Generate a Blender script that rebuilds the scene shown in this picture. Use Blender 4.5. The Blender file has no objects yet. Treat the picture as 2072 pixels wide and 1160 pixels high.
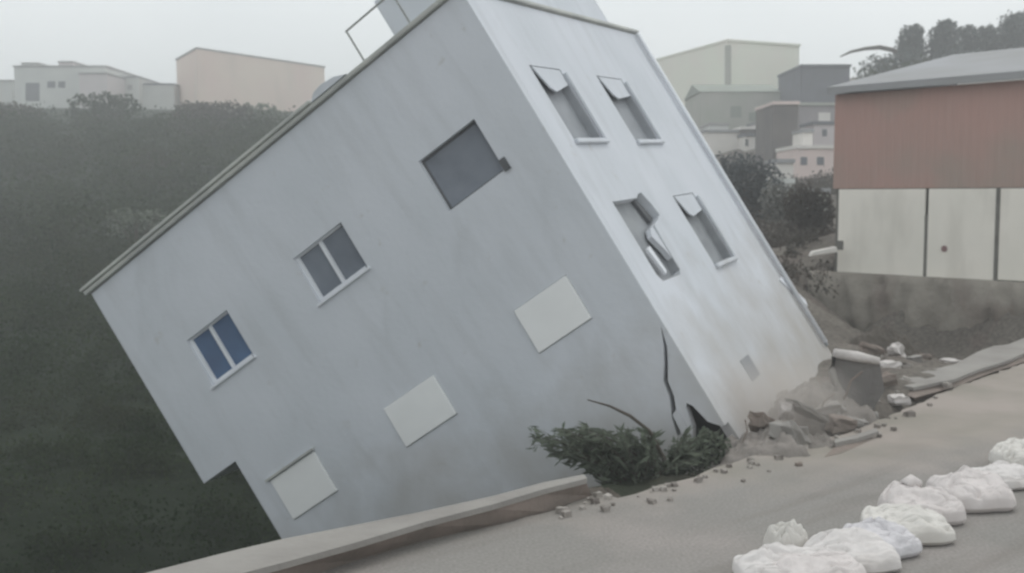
import bpy, bmesh, math, random
import numpy as np
from mathutils import Vector, Matrix
from mathutils import noise
from mathutils.geometry import tessellate_polygon

# ------------------------------------------------------------------ camera, sky, sun, exposure
S = bpy.context.scene
COL = S.collection
FPX, CX, CY, HORIZ, EYE = 2200.0, 1036.0, 580.0, 400.0, 4.0
PITCH = math.atan((CY - HORIZ) / FPX)
camd = bpy.data.cameras.new('camera')
camd.sensor_width = 36.0
camd.lens = 36.0 * FPX / 2072.0
camd.clip_start, camd.clip_end = 0.1, 3000.0
camd.dof.use_dof = True
camd.dof.focus_distance = 3.4
camd.dof.aperture_fstop = 4.2
cam = bpy.data.objects.new('camera', camd)
cam.location = (0, 0, EYE)
cam.rotation_euler = (math.pi / 2 - PITCH, 0, 0)
COL.objects.link(cam)
S.camera = cam

SUN_EL, SUN_AZ = math.radians(62), math.radians(35)      # azimuth clockwise from +Y
W = bpy.data.worlds.new('World'); S.world = W; W.use_nodes = True
nt = W.node_tree; nt.nodes.clear()
o_ = nt.nodes.new('ShaderNodeOutputWorld'); bg = nt.nodes.new('ShaderNodeBackground')
sky = nt.nodes.new('ShaderNodeTexSky'); sky.sky_type = 'NISHITA'; sky.sun_disc = False
sky.sun_elevation = SUN_EL; sky.sun_rotation = SUN_AZ; sky.dust_density = 4.0; sky.air_density = 1.0
hs = nt.nodes.new('ShaderNodeHueSaturation'); hs.inputs['Saturation'].default_value = 0.25
mx = nt.nodes.new('ShaderNodeMix'); mx.data_type = 'RGBA'; mx.inputs['Factor'].default_value = 0.82
tc = nt.nodes.new('ShaderNodeTexCoord'); nz = nt.nodes.new('ShaderNodeTexNoise')
nz.inputs['Scale'].default_value = 2.2; nz.inputs['Detail'].default_value = 3
cr = nt.nodes.new('ShaderNodeValToRGB')
cr.color_ramp.elements[0].position = 0.3; cr.color_ramp.elements[0].color = (6.9, 7.35, 7.5, 1)
cr.color_ramp.elements[1].position = 0.75; cr.color_ramp.elements[1].color = (8.5, 8.85, 8.9, 1)
L = nt.links.new
L(tc.outputs['Generated'], nz.inputs['Vector']); L(nz.outputs['Fac'], cr.inputs['Fac'])
L(sky.outputs['Color'], hs.inputs['Color']); L(hs.outputs['Color'], mx.inputs['A']); L(cr.outputs['Color'], mx.inputs['B'])
L(mx.outputs['Result'], bg.inputs['Color']); bg.inputs['Strength'].default_value = 0.1
L(bg.outputs['Background'], o_.inputs['Surface'])

sund = bpy.data.lights.new('sun', 'SUN'); sund.energy = 0.5; sund.angle = math.radians(20); sund.color = (1, 0.97, 0.93)
sun = bpy.data.objects.new('sun', sund); COL.objects.link(sun)
to_sun = Vector((math.cos(SUN_EL) * math.sin(SUN_AZ), math.cos(SUN_EL) * math.cos(SUN_AZ), math.sin(SUN_EL)))
sun.rotation_euler = to_sun.to_track_quat('Z', 'Y').to_euler()
S.view_settings.view_transform = 'Standard'; S.view_settings.look = 'None'
S.view_settings.exposure = 0.5; S.view_settings.gamma = 1.0
S.cycles.volume_step_rate = 1.0
S.cycles.volume_bounces = 1

# ------------------------------------------------------------------ helpers
cp, sp = math.cos(PITCH), math.sin(PITCH)
def ray(x, y):
    r, u = (x - CX) / FPX, -(y - CY) / FPX
    return Vector((r, cp + u * sp, -sp + u * cp))
def at(x, y, Y):                      # point at distance Y down the view's heading
    d = ray(x, y); k = Y / d.y
    return Vector((d.x * k, Y, EYE + d.z * k))
def gp(x, y, z=0.0):                  # point on the level z
    d = ray(x, y); k = (z - EYE) / d.z
    return Vector((d.x * k, d.y * k, z))

def tag(o, label=None, cat=None, group=None, kind=None):
    if label: o['label'] = label
    if cat: o['category'] = cat
    if group: o['group'] = group
    if kind: o['kind'] = kind
    return o
def empty(name, loc, label, cat, group=None):
    o = bpy.data.objects.new(name, None); COL.objects.link(o)
    o.location = loc; o.empty_display_size = 0.3
    return tag(o, label, cat, group)

class MB:
    def __init__(self): self.v = []; self.f = []
    def add(self, vs, fs):
        n = len(self.v); self.v += [Vector(p) for p in vs]; self.f += [[i + n for i in f] for f in fs]; return self
    def prism(self, poly, ext):
        n = len(poly); ext = Vector(ext)
        a = [Vector(p) for p in poly]; b = [p + ext for p in a]
        return self.add(a + b, [list(range(n))[::-1], list(range(n, 2 * n))] + [[i, (i + 1) % n, n + (i + 1) % n, n + i] for i in range(n)])
    def hexa(self, p):                # 8 points: bottom ring then top ring
        return self.add(p, [[3, 2, 1, 0], [4, 5, 6, 7], [0, 1, 5, 4], [1, 2, 6, 5], [2, 3, 7, 6], [3, 0, 4, 7]])
    def box(self, x0, x1, y0, y1, z0, z1, fn=None):
        p = [Vector(q) for q in ((x0, y0, z0), (x1, y0, z0), (x1, y1, z0), (x0, y1, z0), (x0, y0, z1), (x1, y0, z1), (x1, y1, z1), (x0, y1, z1))]
        if fn: p = [fn(q) for q in p]
        return self.hexa(p)
    def tube(self, path, rad, n=8):
        path = [Vector(p) for p in path]
        if not hasattr(rad, '__len__'): rad = [rad] * len(path)
        vs, fs = [], []
        for i, p in enumerate(path):
            t = (path[min(i + 1, len(path) - 1)] - path[max(i - 1, 0)]).normalized()
            a = t.cross(Vector((0, 0, 1)))
            if a.length < 0.1: a = t.cross(Vector((1, 0, 0)))
            a.normalize(); b = t.cross(a)
            for k in range(n):
                w = 2 * math.pi * k / n
                vs.append(p + (a * math.cos(w) + b * math.sin(w)) * rad[i])
        m = len(path)
        for i in range(m - 1):
            for k in range(n):
                k2 = (k + 1) % n
                fs.append([i * n + k, i * n + k2, (i + 1) * n + k2, (i + 1) * n + k])
        fs += [list(range(n))[::-1], list(range((m - 1) * n, m * n))]
        return self.add(vs, fs)
    def build(self, name, mat, parent=None, smooth=False, bevel=0.0):
        off = parent_world(parent)
        me = bpy.data.meshes.new(name)
        me.from_pydata([tuple(p - off) for p in self.v], [], self.f)
        bm = bmesh.new(); bm.from_mesh(me)
        bmesh.ops.recalc_face_normals(bm, faces=bm.faces); bm.to_mesh(me); bm.free()
        me.materials.append(mat)
        if smooth: me.polygons.foreach_set('use_smooth', [True] * len(me.polygons))
        o = bpy.data.objects.new(name, me); COL.objects.link(o)
        if parent: o.parent = parent
        if bevel:
            m = o.modifiers.new('edge', 'BEVEL'); m.width = bevel; m.segments = 2; m.limit_method = 'ANGLE'
        return o
def parent_world(p):
    off = Vector((0, 0, 0))
    while p: off += p.location; p = p.parent
    return off
def np_mesh(name, V, quads, mat, parent=None):
    off = parent_world(parent)
    V = np.asarray(V, float) - np.array(off); quads = np.asarray(quads, np.int32)
    me = bpy.data.meshes.new(name); k = quads.shape[1]
    me.vertices.add(len(V)); me.vertices.foreach_set('co', V.astype(np.float32).ravel())
    me.loops.add(quads.size); me.loops.foreach_set('vertex_index', quads.ravel())
    me.polygons.add(len(quads)); me.polygons.foreach_set('loop_start', np.arange(0, quads.size, k, dtype=np.int32))
    me.polygons.foreach_set('loop_total', np.full(len(quads), k, dtype=np.int32))
    me.update(calc_edges=True); me.materials.append(mat)
    o = bpy.data.objects.new(name, me); COL.objects.link(o)
    if parent: o.parent = parent
    return o
RNG = np.random.default_rng(7); random.seed(7)
def leaves(C, size, rng=RNG, flat=0.0):          # one small bent quad per centre
    n = len(C); size = np.broadcast_to(np.asarray(size, float), (n,))
    a = rng.normal(size=(n, 3)); a[:, 2] *= (1 - flat); a /= np.linalg.norm(a, axis=1)[:, None]
    b = rng.normal(size=(n, 3)); b -= (b * a).sum(1)[:, None] * a; b /= np.linalg.norm(b, axis=1)[:, None]
    s = (size * rng.uniform(.6, 1.4, n))[:, None]
    V = np.stack([C - a * s, C - b * s * .55, C + a * s, C + b * s * .55], 1).reshape(-1, 3)
    return V, np.arange(4 * n).reshape(-1, 4)
def crown_points(ells, n, rng=RNG):              # points spread through a union of ellipsoids, denser near their skins
    out = []
    vol = np.array([r[0] * r[1] * r[2] for _, r in ells]) ** .67; vol /= vol.sum()
    for (c, r), w in zip(ells, vol):
        k = max(8, int(n * w)); d = rng.normal(size=(k, 3)); d /= np.linalg.norm(d, axis=1)[:, None]
        q = rng.uniform(.25, 1, k) ** .5
        q *= 1 + .16 * np.sin(d[:, 0] * 7 + c[0] * 3) * np.cos(d[:, 2] * 8 + c[1])
        out.append(np.array(c) + d * q[:, None] * np.array(r))
    return np.concatenate(out)

# ------------------------------------------------------------------ materials
def mat(name, c1, c2=None, scale=1.0, rough=0.85, bump=0.0, bscale=None, detail=6, island=0.0, lo=.35, hi=.65, spec=.3, stain=None, coords='Object', stretch=None):
    m = bpy.data.materials.new(name); m.use_nodes = True
    t = m.node_tree; n = t.nodes; b = n['Principled BSDF']; l = t.links.new
    b.inputs['Roughness'].default_value = rough; b.inputs['Specular IOR Level'].default_value = spec
    c2 = c2 or tuple(x * .85 for x in c1)
    tcn = n.new('ShaderNodeTexCoord'); vec = tcn.outputs[coords]
    if stretch:
        mp = n.new('ShaderNodeMapping'); mp.inputs['Scale'].default_value = stretch; l(vec, mp.inputs['Vector']); vec = mp.outputs['Vector']
    no = n.new('ShaderNodeTexNoise'); no.inputs['Scale'].default_value = scale; no.inputs['Detail'].default_value = detail
    l(vec, no.inputs['Vector'])
    r = n.new('ShaderNodeValToRGB'); r.color_ramp.elements[0].position = lo; r.color_ramp.elements[1].position = hi
    r.color_ramp.elements[0].color = (*c1, 1); r.color_ramp.elements[1].color = (*c2, 1)
    l(no.outputs['Fac'], r.inputs['Fac']); col = r.outputs['Color']
    if stain:                                       # (colour, scale, lo, hi, stretch): dirt with a shape of its own
        sc, ss, sl, sh, st = stain
        mp = n.new('ShaderNodeMapping'); mp.inputs['Scale'].default_value = st; l(tcn.outputs[coords], mp.inputs['Vector'])
        n2 = n.new('ShaderNodeTexNoise'); n2.inputs['Scale'].default_value = ss; n2.inputs['Detail'].default_value = 8; l(mp.outputs['Vector'], n2.inputs['Vector'])
        r2 = n.new('ShaderNodeMapRange'); r2.inputs['From Min'].default_value = sl; r2.inputs['From Max'].default_value = sh
        l(n2.outputs['Fac'], r2.inputs['Value'])
        x = n.new('ShaderNodeMix'); x.data_type = 'RGBA'; l(r2.outputs['Result'], x.inputs['Factor']); l(col, x.inputs['A']); x.inputs['B'].default_value = (*sc, 1)
        col = x.outputs['Result']
    if island:
        g = n.new('ShaderNodeNewGeometry'); h = n.new('ShaderNodeHueSaturation')
        mr = n.new('ShaderNodeMapRange'); mr.inputs['To Min'].default_value = 1 - island; mr.inputs['To Max'].default_value = 1 + island
        l(g.outputs['Random Per Island'], mr.inputs['Value']); l(mr.outputs['Result'], h.inputs['Value']); l(col, h.inputs['Color']); col = h.outputs['Color']
    l(col, b.inputs['Base Color'])
    if bump:
        n3 = n.new('ShaderNodeTexNoise'); n3.inputs['Scale'].default_value = bscale or scale * 6; n3.inputs['Detail'].default_value = 8; l(vec, n3.inputs['Vector'])
        bp = n.new('ShaderNodeBump'); bp.inputs['Strength'].default_value = bump; bp.inputs['Distance'].default_value = .05
        l(n3.outputs['Fac'], bp.inputs['Height']); l(bp.outputs['Normal'], b.inputs['Normal'])
    return m
M = dict(
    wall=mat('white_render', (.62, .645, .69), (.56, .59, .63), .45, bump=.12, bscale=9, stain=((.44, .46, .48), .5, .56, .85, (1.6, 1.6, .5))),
    roofslab=mat('roof_concrete', (.50, .51, .48), (.38, .39, .38), 1.2, bump=.3),
    white=mat('white_paint', (.74, .76, .80), (.68, .70, .74), 2, rough=.5),
    shutter=mat('shutter_grey', (.84, .85, .85), (.80, .81, .81), 1.5, rough=.6),
    glass=mat('dark_glass', (.22, .245, .285), (.17, .19, .225), 1.5, rough=.12, spec=.5),
    glassblue=mat('blue_glass', (.11, .18, .30), (.10, .145, .24), 2, rough=.12, spec=.5),
    dark=mat('dark_interior', (.12, .125, .135), (.09, .095, .10), 2),
    niche=mat('grey_pane', (.33, .345, .37), (.27, .285, .305), 2.5, rough=.6),
    nichedark=mat('darker_pane', (.29, .305, .32), (.23, .24, .255), 2.5, rough=.6),
    steel=mat('galvanised_steel', (.33, .34, .33), (.25, .26, .25), 6, rough=.5),
    road=mat('road', (.262, .25, .235), (.222, .212, .198), .22, bump=.15, bscale=25, rough=.95, spec=.1, stain=((.305, .278, .262), .45, .46, .72, (1, 1, 1))),
    soil=mat('soil', (.155, .14, .122), (.11, .098, .085), .35, bump=.7, bscale=3, spec=.1, stain=((.14, .112, .10), .8, .55, .75, (1, 1, 1))),
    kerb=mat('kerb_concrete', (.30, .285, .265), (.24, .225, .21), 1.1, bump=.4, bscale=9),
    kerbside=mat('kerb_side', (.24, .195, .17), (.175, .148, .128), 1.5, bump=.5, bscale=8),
    bag=mat('sack_white', (.68, .65, .635), (.57, .54, .525), 1.1, bump=.2, bscale=60, spec=.1, stain=((.52, .48, .45), 1.1, .5, .85, (1, 1, 1))),
    bagtwo=mat('sack_cream', (.67, .645, .61), (.56, .54, .505), 1.1, bump=.2, bscale=60, spec=.1, stain=((.52, .48, .44), 1.1, .5, .85, (1, 1, 1))),
    bagpink=mat('sack_pinkish', (.67, .625, .61), (.57, .53, .515), 1.1, bump=.2, bscale=60, spec=.1, stain=((.50, .45, .43), 1.1, .5, .85, (1, 1, 1))),
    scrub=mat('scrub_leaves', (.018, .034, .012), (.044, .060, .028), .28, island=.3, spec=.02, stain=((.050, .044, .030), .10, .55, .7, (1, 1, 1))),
    bush=mat('bush_leaves', (.13, .155, .115), (.165, .185, .145), 1.2, island=.3, spec=.1),
    bushbrown=mat('brown_leaves', (.10, .085, .072), (.075, .07, .058), .3, island=.3, spec=.05),
    conifer=mat('conifer_leaves', (.075, .095, .09), (.09, .105, .10), .5, island=.3, spec=.1),
    slate_leaves=mat('slate_leaves', (.085, .10, .105), (.075, .085, .09), .5, island=.2, spec=.1),
    bark=mat('bark', (.10, .085, .07), (.07, .06, .05), 6, bump=.5),
    red=mat('red_cladding', (.43, .27, .235), (.38, .265, .23), .25, bump=.15, bscale=3, stain=((.31, .275, .235), .28, .45, .7, (1, 1, 1))),
    greyroof=mat('grey_roof', (.33, .335, .35), (.28, .28, .28), .3, bump=.2),
    slate=mat('slate_wall', (.16, .165, .19), (.14, .145, .16), .5),
    panel=mat('white_panel', (.82, .78, .71), (.76, .73, .66), .5, rough=.6, stain=((.56, .53, .47), .7, .54, .85, (1, 1, .35))),
    post=mat('panel_post', (.17, .165, .15), (.13, .125, .115), 2),
    beige=mat('beige_block', (.78, .655, .56), (.76, .60, .53), .12, stain=((.68, .58, .50), .2, .5, .8, (1, 1, .4))),
    beigeroof=mat('beige_roof', (.36, .35, .34), (.32, .31, .31), .3),
    pale=mat('pale_block', (.62, .63, .60), (.54, .55, .53), .2),
    palepink=mat('pale_pink_block', (.64, .58, .58), (.56, .52, .52), .2),
    greenish=mat('pale_green_block', (.80, .82, .71), (.80, .77, .69), .15),
    greenish_side=mat('grey_green_block', (.56, .55, .52), (.52, .52, .48), .15),
    annex=mat('annex_green', (.36, .38, .33), (.42, .41, .38), .25),
    annexroof=mat('annex_roof', (.28, .31, .27), (.25, .27, .24), .3),
    pink=mat('pink_render', (.72, .60, .56), (.66, .55, .52), .5),
    brownwall=mat('brown_wall', (.17, .152, .145), (.13, .12, .118), .4),
    cream=mat('cream_render', (.74, .71, .67), (.68, .65, .61), .6),
    hutred=mat('hut_red', (.32, .13, .14), (.28, .13, .13), .4),
    rubble=mat('rubble', (.62, .58, .56), (.50, .47, .45), 2.5, bump=.5),
    crackdark=mat('crack_edge', (.30, .31, .32), (.24, .25, .26), 3, bump=.4),
)

wn = M['wall'].node_tree; nn = wn.nodes; ll = wn.links.new; pb = nn['Principled BSDF']; src = pb.inputs['Base Color'].links[0].from_socket
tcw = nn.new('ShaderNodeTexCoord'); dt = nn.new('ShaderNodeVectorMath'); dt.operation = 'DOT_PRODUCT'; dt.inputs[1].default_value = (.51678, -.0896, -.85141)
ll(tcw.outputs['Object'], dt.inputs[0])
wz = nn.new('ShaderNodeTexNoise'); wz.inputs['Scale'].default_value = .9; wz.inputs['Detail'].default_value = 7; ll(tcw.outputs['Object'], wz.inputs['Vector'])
da = nn.new('ShaderNodeVectorMath'); da.operation = 'DOT_PRODUCT'; da.inputs[1].default_value = (-.78, .261, -.569); ll(tcw.outputs['Object'], da.inputs[0])
db = nn.new('ShaderNodeVectorMath'); db.operation = 'DOT_PRODUCT'; db.inputs[1].default_value = (.428, .902, .051); ll(tcw.outputs['Object'], db.inputs[0])
cb = nn.new('ShaderNodeCombineXYZ'); ll(da.outputs['Value'], cb.inputs[0]); ll(db.outputs['Value'], cb.inputs[1])
c9 = nn.new('ShaderNodeMath'); c9.operation = 'MULTIPLY'; c9.inputs[1].default_value = .09; ll(dt.outputs['Value'], c9.inputs[0]); ll(c9.outputs['Value'], cb.inputs[2])
sn = nn.new('ShaderNodeTexNoise'); sn.inputs['Scale'].default_value = 3.2; sn.inputs['Detail'].default_value = 6; ll(cb.outputs['Vector'], sn.inputs['Vector'])
sr_ = nn.new('ShaderNodeMapRange'); sr_.inputs['From Min'].default_value = .50; sr_.inputs['From Max'].default_value = .78; sr_.inputs['To Max'].default_value = .34; ll(sn.outputs['Fac'], sr_.inputs['Value'])
sm_ = nn.new('ShaderNodeMix'); sm_.data_type = 'RGBA'; ll(sr_.outputs['Result'], sm_.inputs['Factor']); ll(src, sm_.inputs['A']); sm_.inputs['B'].default_value = (.44, .455, .47, 1); src = sm_.outputs['Result']
pf = nn.new('ShaderNodeTexNoise'); pf.inputs['Scale'].default_value = 2.3; pf.inputs['Detail'].default_value = 10; pf.inputs['Roughness'].default_value = .65; ll(tcw.outputs['Object'], pf.inputs['Vector'])
pr = nn.new('ShaderNodeMapRange'); pr.inputs['From Min'].default_value = .64; pr.inputs['From Max'].default_value = .70; pr.inputs['To Max'].default_value = .55; ll(pf.outputs['Fac'], pr.inputs['Value'])
pm = nn.new('ShaderNodeMix'); pm.data_type = 'RGBA'; ll(pr.outputs['Result'], pm.inputs['Factor']); ll(src, pm.inputs['A']); pm.inputs['B'].default_value = (.47, .47, .46, 1); src = pm.outputs['Result']
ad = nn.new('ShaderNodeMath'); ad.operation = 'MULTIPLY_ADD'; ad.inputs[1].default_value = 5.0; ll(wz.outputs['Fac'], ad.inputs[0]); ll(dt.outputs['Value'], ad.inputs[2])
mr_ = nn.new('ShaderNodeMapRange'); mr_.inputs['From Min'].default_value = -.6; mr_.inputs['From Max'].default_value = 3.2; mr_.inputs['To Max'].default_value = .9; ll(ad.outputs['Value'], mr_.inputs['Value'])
mw = nn.new('ShaderNodeMix'); mw.data_type = 'RGBA'; ll(mr_.outputs['Result'], mw.inputs['Factor']); ll(src, mw.inputs['A']); mw.inputs['B'].default_value = (.40, .375, .345, 1)  # brown mud at the foot, spread higher to paint in shade and dust haze
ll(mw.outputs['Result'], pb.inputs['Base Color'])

rn = M['red'].node_tree; bpn = [x for x in rn.nodes if x.type == 'BUMP'][0]
wv = rn.nodes.new('ShaderNodeTexWave'); wv.bands_direction = 'X'; wv.inputs['Scale'].default_value = 1.6; wv.inputs['Distortion'].default_value = .15
rt = rn.nodes.new('ShaderNodeTexCoord'); rn.links.new(rt.outputs['Object'], wv.inputs['Vector']); rn.links.new(wv.outputs['Fac'], bpn.inputs['Height']); bpn.inputs['Strength'].default_value = .35

for key, sp_, a_ in (('road', 26, .16), ('soil', 9, .35)):
    qn = M[key].node_tree; qq = qn.nodes; ql = qn.links.new; qb = qq['Principled BSDF']; qs = qb.inputs['Base Color'].links[0].from_socket
    qt = qq.new('ShaderNodeTexCoord'); qf = qq.new('ShaderNodeTexNoise'); qf.inputs['Scale'].default_value = sp_; qf.inputs['Detail'].default_value = 8; ql(qt.outputs['Object'], qf.inputs['Vector'])
    qm = qq.new('ShaderNodeMapRange'); qm.inputs['From Min'].default_value = .3; qm.inputs['From Max'].default_value = .7; qm.inputs['To Min'].default_value = 1 - a_; qm.inputs['To Max'].default_value = 1 + a_; ql(qf.outputs['Fac'], qm.inputs['Value'])
    qh = qq.new('ShaderNodeHueSaturation'); ql(qs, qh.inputs['Color']); ql(qm.outputs['Result'], qh.inputs['Value']); qs = qh.outputs['Color']
    if key == 'road':
        mp_ = qq.new('ShaderNodeMapping'); mp_.vector_type = 'TEXTURE'; mp_.inputs['Rotation'].default_value = (0, 0, .72); mp_.inputs['Scale'].default_value = (9, .8, 1); ql(qt.outputs['Object'], mp_.inputs['Vector'])
        tn = qq.new('ShaderNodeTexNoise'); tn.inputs['Scale'].default_value = 1.3; tn.inputs['Detail'].default_value = 5; ql(mp_.outputs['Vector'], tn.inputs['Vector'])
        tm = qq.new('ShaderNodeMapRange'); tm.inputs['From Min'].default_value = .5; tm.inputs['From Max'].default_value = .72; tm.inputs['To Max'].default_value = .6; ql(tn.outputs['Fac'], tm.inputs['Value'])
        tx = qq.new('ShaderNodeMix'); tx.data_type = 'RGBA'; ql(tm.outputs['Result'], tx.inputs['Factor']); ql(qs, tx.inputs['A']); tx.inputs['B'].default_value = (.175, .158, .142, 1); qs = tx.outputs['Result']
        vd = qq.new('ShaderNodeVectorMath'); vd.operation = 'DOT_PRODUCT'; vd.inputs[1].default_value = (-.47, .883, 0); ql(qt.outputs['Object'], vd.inputs[0])
        vn = qq.new('ShaderNodeTexNoise'); vn.inputs['Scale'].default_value = .9; vn.inputs['Detail'].default_value = 7; ql(qt.outputs['Object'], vn.inputs['Vector'])
        va = qq.new('ShaderNodeMath'); va.operation = 'MULTIPLY_ADD'; va.inputs[1].default_value = 2.4; ql(vn.outputs['Fac'], va.inputs[0]); ql(vd.outputs['Value'], va.inputs[2])
        vm_ = qq.new('ShaderNodeMapRange'); vm_.inputs['From Min'].default_value = 12.2; vm_.inputs['From Max'].default_value = 13.9; vm_.inputs['To Max'].default_value = .85; ql(va.outputs['Value'], vm_.inputs['Value'])
        vc = qq.new('ShaderNodeValToRGB'); vc.color_ramp.elements[0].position = .38; vc.color_ramp.elements[1].position = .62; vc.color_ramp.elements[0].color = (.36, .315, .285, 1); vc.color_ramp.elements[1].color = (.28, .258, .222, 1)
        v2 = qq.new('ShaderNodeTexNoise'); v2.inputs['Scale'].default_value = .55; v2.inputs['Detail'].default_value = 4; ql(qt.outputs['Object'], v2.inputs['Vector']); ql(v2.outputs['Fac'], vc.inputs['Fac'])
        vx = qq.new('ShaderNodeMix'); vx.data_type = 'RGBA'; ql(vm_.outputs['Result'], vx.inputs['Factor']); ql(qs, vx.inputs['A']); ql(vc.outputs['Color'], vx.inputs['B']); qs = vx.outputs['Result']
    ql(qs, qb.inputs['Base Color'])

for key in ('bush', 'scrub', 'bushbrown', 'slate_leaves', 'conifer'):
    fn = M[key].node_tree; fb = fn.nodes['Principled BSDF']; fo = fn.nodes['Material Output']
    tb = fn.nodes.new('ShaderNodeBsdfTranslucent'); fm = fn.nodes.new('ShaderNodeMixShader'); fm.inputs[0].default_value = .38
    fn.links.new(fb.inputs['Base Color'].links[0].from_socket, tb.inputs['Color'])
    fn.links.new(fb.outputs[0], fm.inputs[1]); fn.links.new(tb.outputs[0], fm.inputs[2]); fn.links.new(fm.outputs[0], fo.inputs['Surface'])

# ------------------------------------------------------------------ ground: a broken slope round a ravine, as one sheet
ctl = []
def c(px, py, Y): ctl.append(tuple(at(px, py, Y)))
for px in (-500, -100, 250):
    for py, Y in ((1160, 26), (1000, 30), (880, 36), (700, 52), (500, 82), (400, 108), (318, 132), (265, 155)): c(px, py, Y)
    ctl.append((*at(px, 222, 235).xy, 23)); ctl.append((*at(px, 222, 360).xy, 30))
for py, Y in ((500, 86), (400, 112), (310, 136), (268, 158)): c(600, py, Y)
for x, y, z in ((-9, 17, -5), (-3.5, 16, -2.5), (-6, 22, -6), (0, 19, -3.4), (3, 18.2, -.9), (3.4, 17.2, -.35), (.8, 16.4, -.7), (2.2, 17.0, -.5), (5.0, 19.6, -.12), (6.2, 21.5, .05), (8, 25, .2), (6, 30, .3), (2, 30, -1.5), (-4, 30, -5), (-15, 24, -5.5), (-14, 14, -3.5), (0, 17.2, -2.0), (-1.5, 15.6, -1.2)): ctl.append((x, y, z))
for x, y in ((-14, 2), (-6, 8.5), (-3, 11), (0, 13.6), (2, 15), (4, 16), (7, 19), (12, 25), (16, 30.0), (30, 44), (0, 5), (8, 14), (16, 20), (0, -20), (40, 10), (40, -40), (-40, -30)): ctl.append((x, y, -.32))
for px, py, Y in ((1690, 552, 40.5), (2072, 582, 35), (2400, 607, 31), (1800, 556, 38.5), (1600, 560, 37), (1600, 500, 47), (1600, 430, 72), (1620, 380, 112), (1480, 330, 130), (1480, 285, 155), (1400, 285, 165)): c(px, py, Y)
for px, py, Y in ((1720, 690, 38.6), (1900, 680, 36.0), (2072, 672, 33.6), (1830, 720, 31)): c(px, py, Y)
for px, py, Y in ((1850, 150, 150), (2072, 140, 150), (2400, 140, 150), (1850, 140, 200), (2200, 140, 200), (1950, 330, 90)): c(px, py, Y)
for x, y, z in ((0, 130, 4.5), (14, 165, 11), (20, 210, 19), (90, 60, 6), (70, 300, 30), (-200, 240, 26), (0, 400, 30), (250, 400, 30), (-300, 400, 30), (-120, 60, 2), (-60, 0, -4)): ctl.append((x, y, z))
ctl = np.array(ctl)
K_ = len(ctl); SM = 0.4
def tps(d2): return np.where(d2 > 1e-9, d2 * np.log(np.maximum(d2, 1e-9)), 0)
xy = ctl[:, :2] / 30
A_ = np.zeros((K_ + 3, K_ + 3)); A_[:K_, :K_] = tps(((xy[:, None] - xy[None]) ** 2).sum(-1)) + SM * 1e-3 * np.eye(K_)
A_[:K_, K_] = 1; A_[:K_, K_ + 1:] = xy; A_[K_:, :K_] = A_[:K_, K_:].T
wts = np.linalg.solve(A_, np.concatenate([ctl[:, 2], [0, 0, 0]]))
def tz(x, y):
    x = np.atleast_1d(np.asarray(x, float)); y = np.atleast_1d(np.asarray(y, float)); P = np.stack([x, y], -1) / 30
    out = np.empty(len(x))
    for i in range(0, len(x), 20000):
        q = P[i:i + 20000]
        out[i:i + 20000] = tps(((q[:, None] - xy[None]) ** 2).sum(-1)) @ wts[:K_] + wts[K_] + q @ wts[K_ + 1:]
    return np.clip(out, -9, 34)
def tz1(x, y): return float(tz(x, y)[0])
def rough(x, y): return (np.sin(x * 2.3 + 1.1 * np.sin(y * 1.9)) * np.cos(y * 2.7 + x * .7) * .07 + np.sin(x * 5.1 + y * 3.7) * np.sin(y * 6.3 - x * 2.2) * .035)
gx = np.unique(np.concatenate([np.linspace(-700, -60, 20), np.linspace(-60, -16, 34), np.linspace(-16, 26, 150), np.linspace(26, 70, 34), np.linspace(70, 700, 20)]))
gy = np.unique(np.concatenate([np.linspace(-300, 4, 14), np.linspace(4, 46, 150), np.linspace(46, 160, 70), np.linspace(160, 900, 20)]))
X, Y = np.meshgrid(gx, gy); xf, yf = X.ravel(), Y.ravel()
inner = np.clip((np.hypot(xf, yf)) / 300 - 1, 0, 1)
zf = tz(xf, yf) * (1 - inner * .3) + rough(xf, yf) * np.clip(2 - yf / 60, .3, 1.6)
edge_px = [(300, 1195), (480, 1168), (700, 1120), (1000, 1064), (1130, 1030), (1185, 1008), (1215, 998), (1250, 1008), (1290, 1000), (1340, 982), (1400, 965), (1440, 948), (1480, 938), (1540, 920), (1600, 908), (1640, 893), (1680, 886), (1723, 876), (1780, 850), (1840, 825), (1890, 802), (1953, 777), (2010, 757), (2072, 735)]
edge = [gp(*p) for p in edge_px]
edge = [Vector((-16, 1.5, 0)), Vector((-8, 7.4, 0))] + edge + [edge[-1] + Vector((6, 8, 0)), edge[-1] + Vector((28, 40, 0))]
def side(x, y):                                   # distance past the road edge: negative on the road's side
    best = np.full(len(x), 1e9); sg = np.zeros(len(x))
    for a, b in zip(edge[:-1], edge[1:]):
        dx, dy = b.x - a.x, b.y - a.y; L2 = dx * dx + dy * dy
        t = np.clip(((x - a.x) * dx + (y - a.y) * dy) / L2, 0, 1)
        d = np.hypot(x - a.x - t * dx, y - a.y - t * dy); k = d < best - 1e-6
        best = np.where(k, d, best); sg = np.where(k, np.sign(dx * (y - a.y) - dy * (x - a.x)), sg)
    return best * sg
sd = side(xf, yf)
zf = np.where((sd < .35) & (yf < 75), np.minimum(zf, -.30 + np.clip(sd, -.3, .35) * .5), zf)
nx_, ny_ = len(gx), len(gy)
ii = np.arange(ny_ - 1)[:, None] * nx_ + np.arange(nx_ - 1)[None]
quads = np.stack([ii, ii + 1, ii + nx_ + 1, ii + nx_], -1).reshape(-1, 4)
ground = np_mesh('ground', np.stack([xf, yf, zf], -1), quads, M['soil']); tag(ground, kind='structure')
gm = M['soil'].node_tree; gn = gm.nodes; gl = gm.links.new
bs_ = gn['Principled BSDF']; src = bs_.inputs['Base Color'].links[0].from_socket
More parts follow.
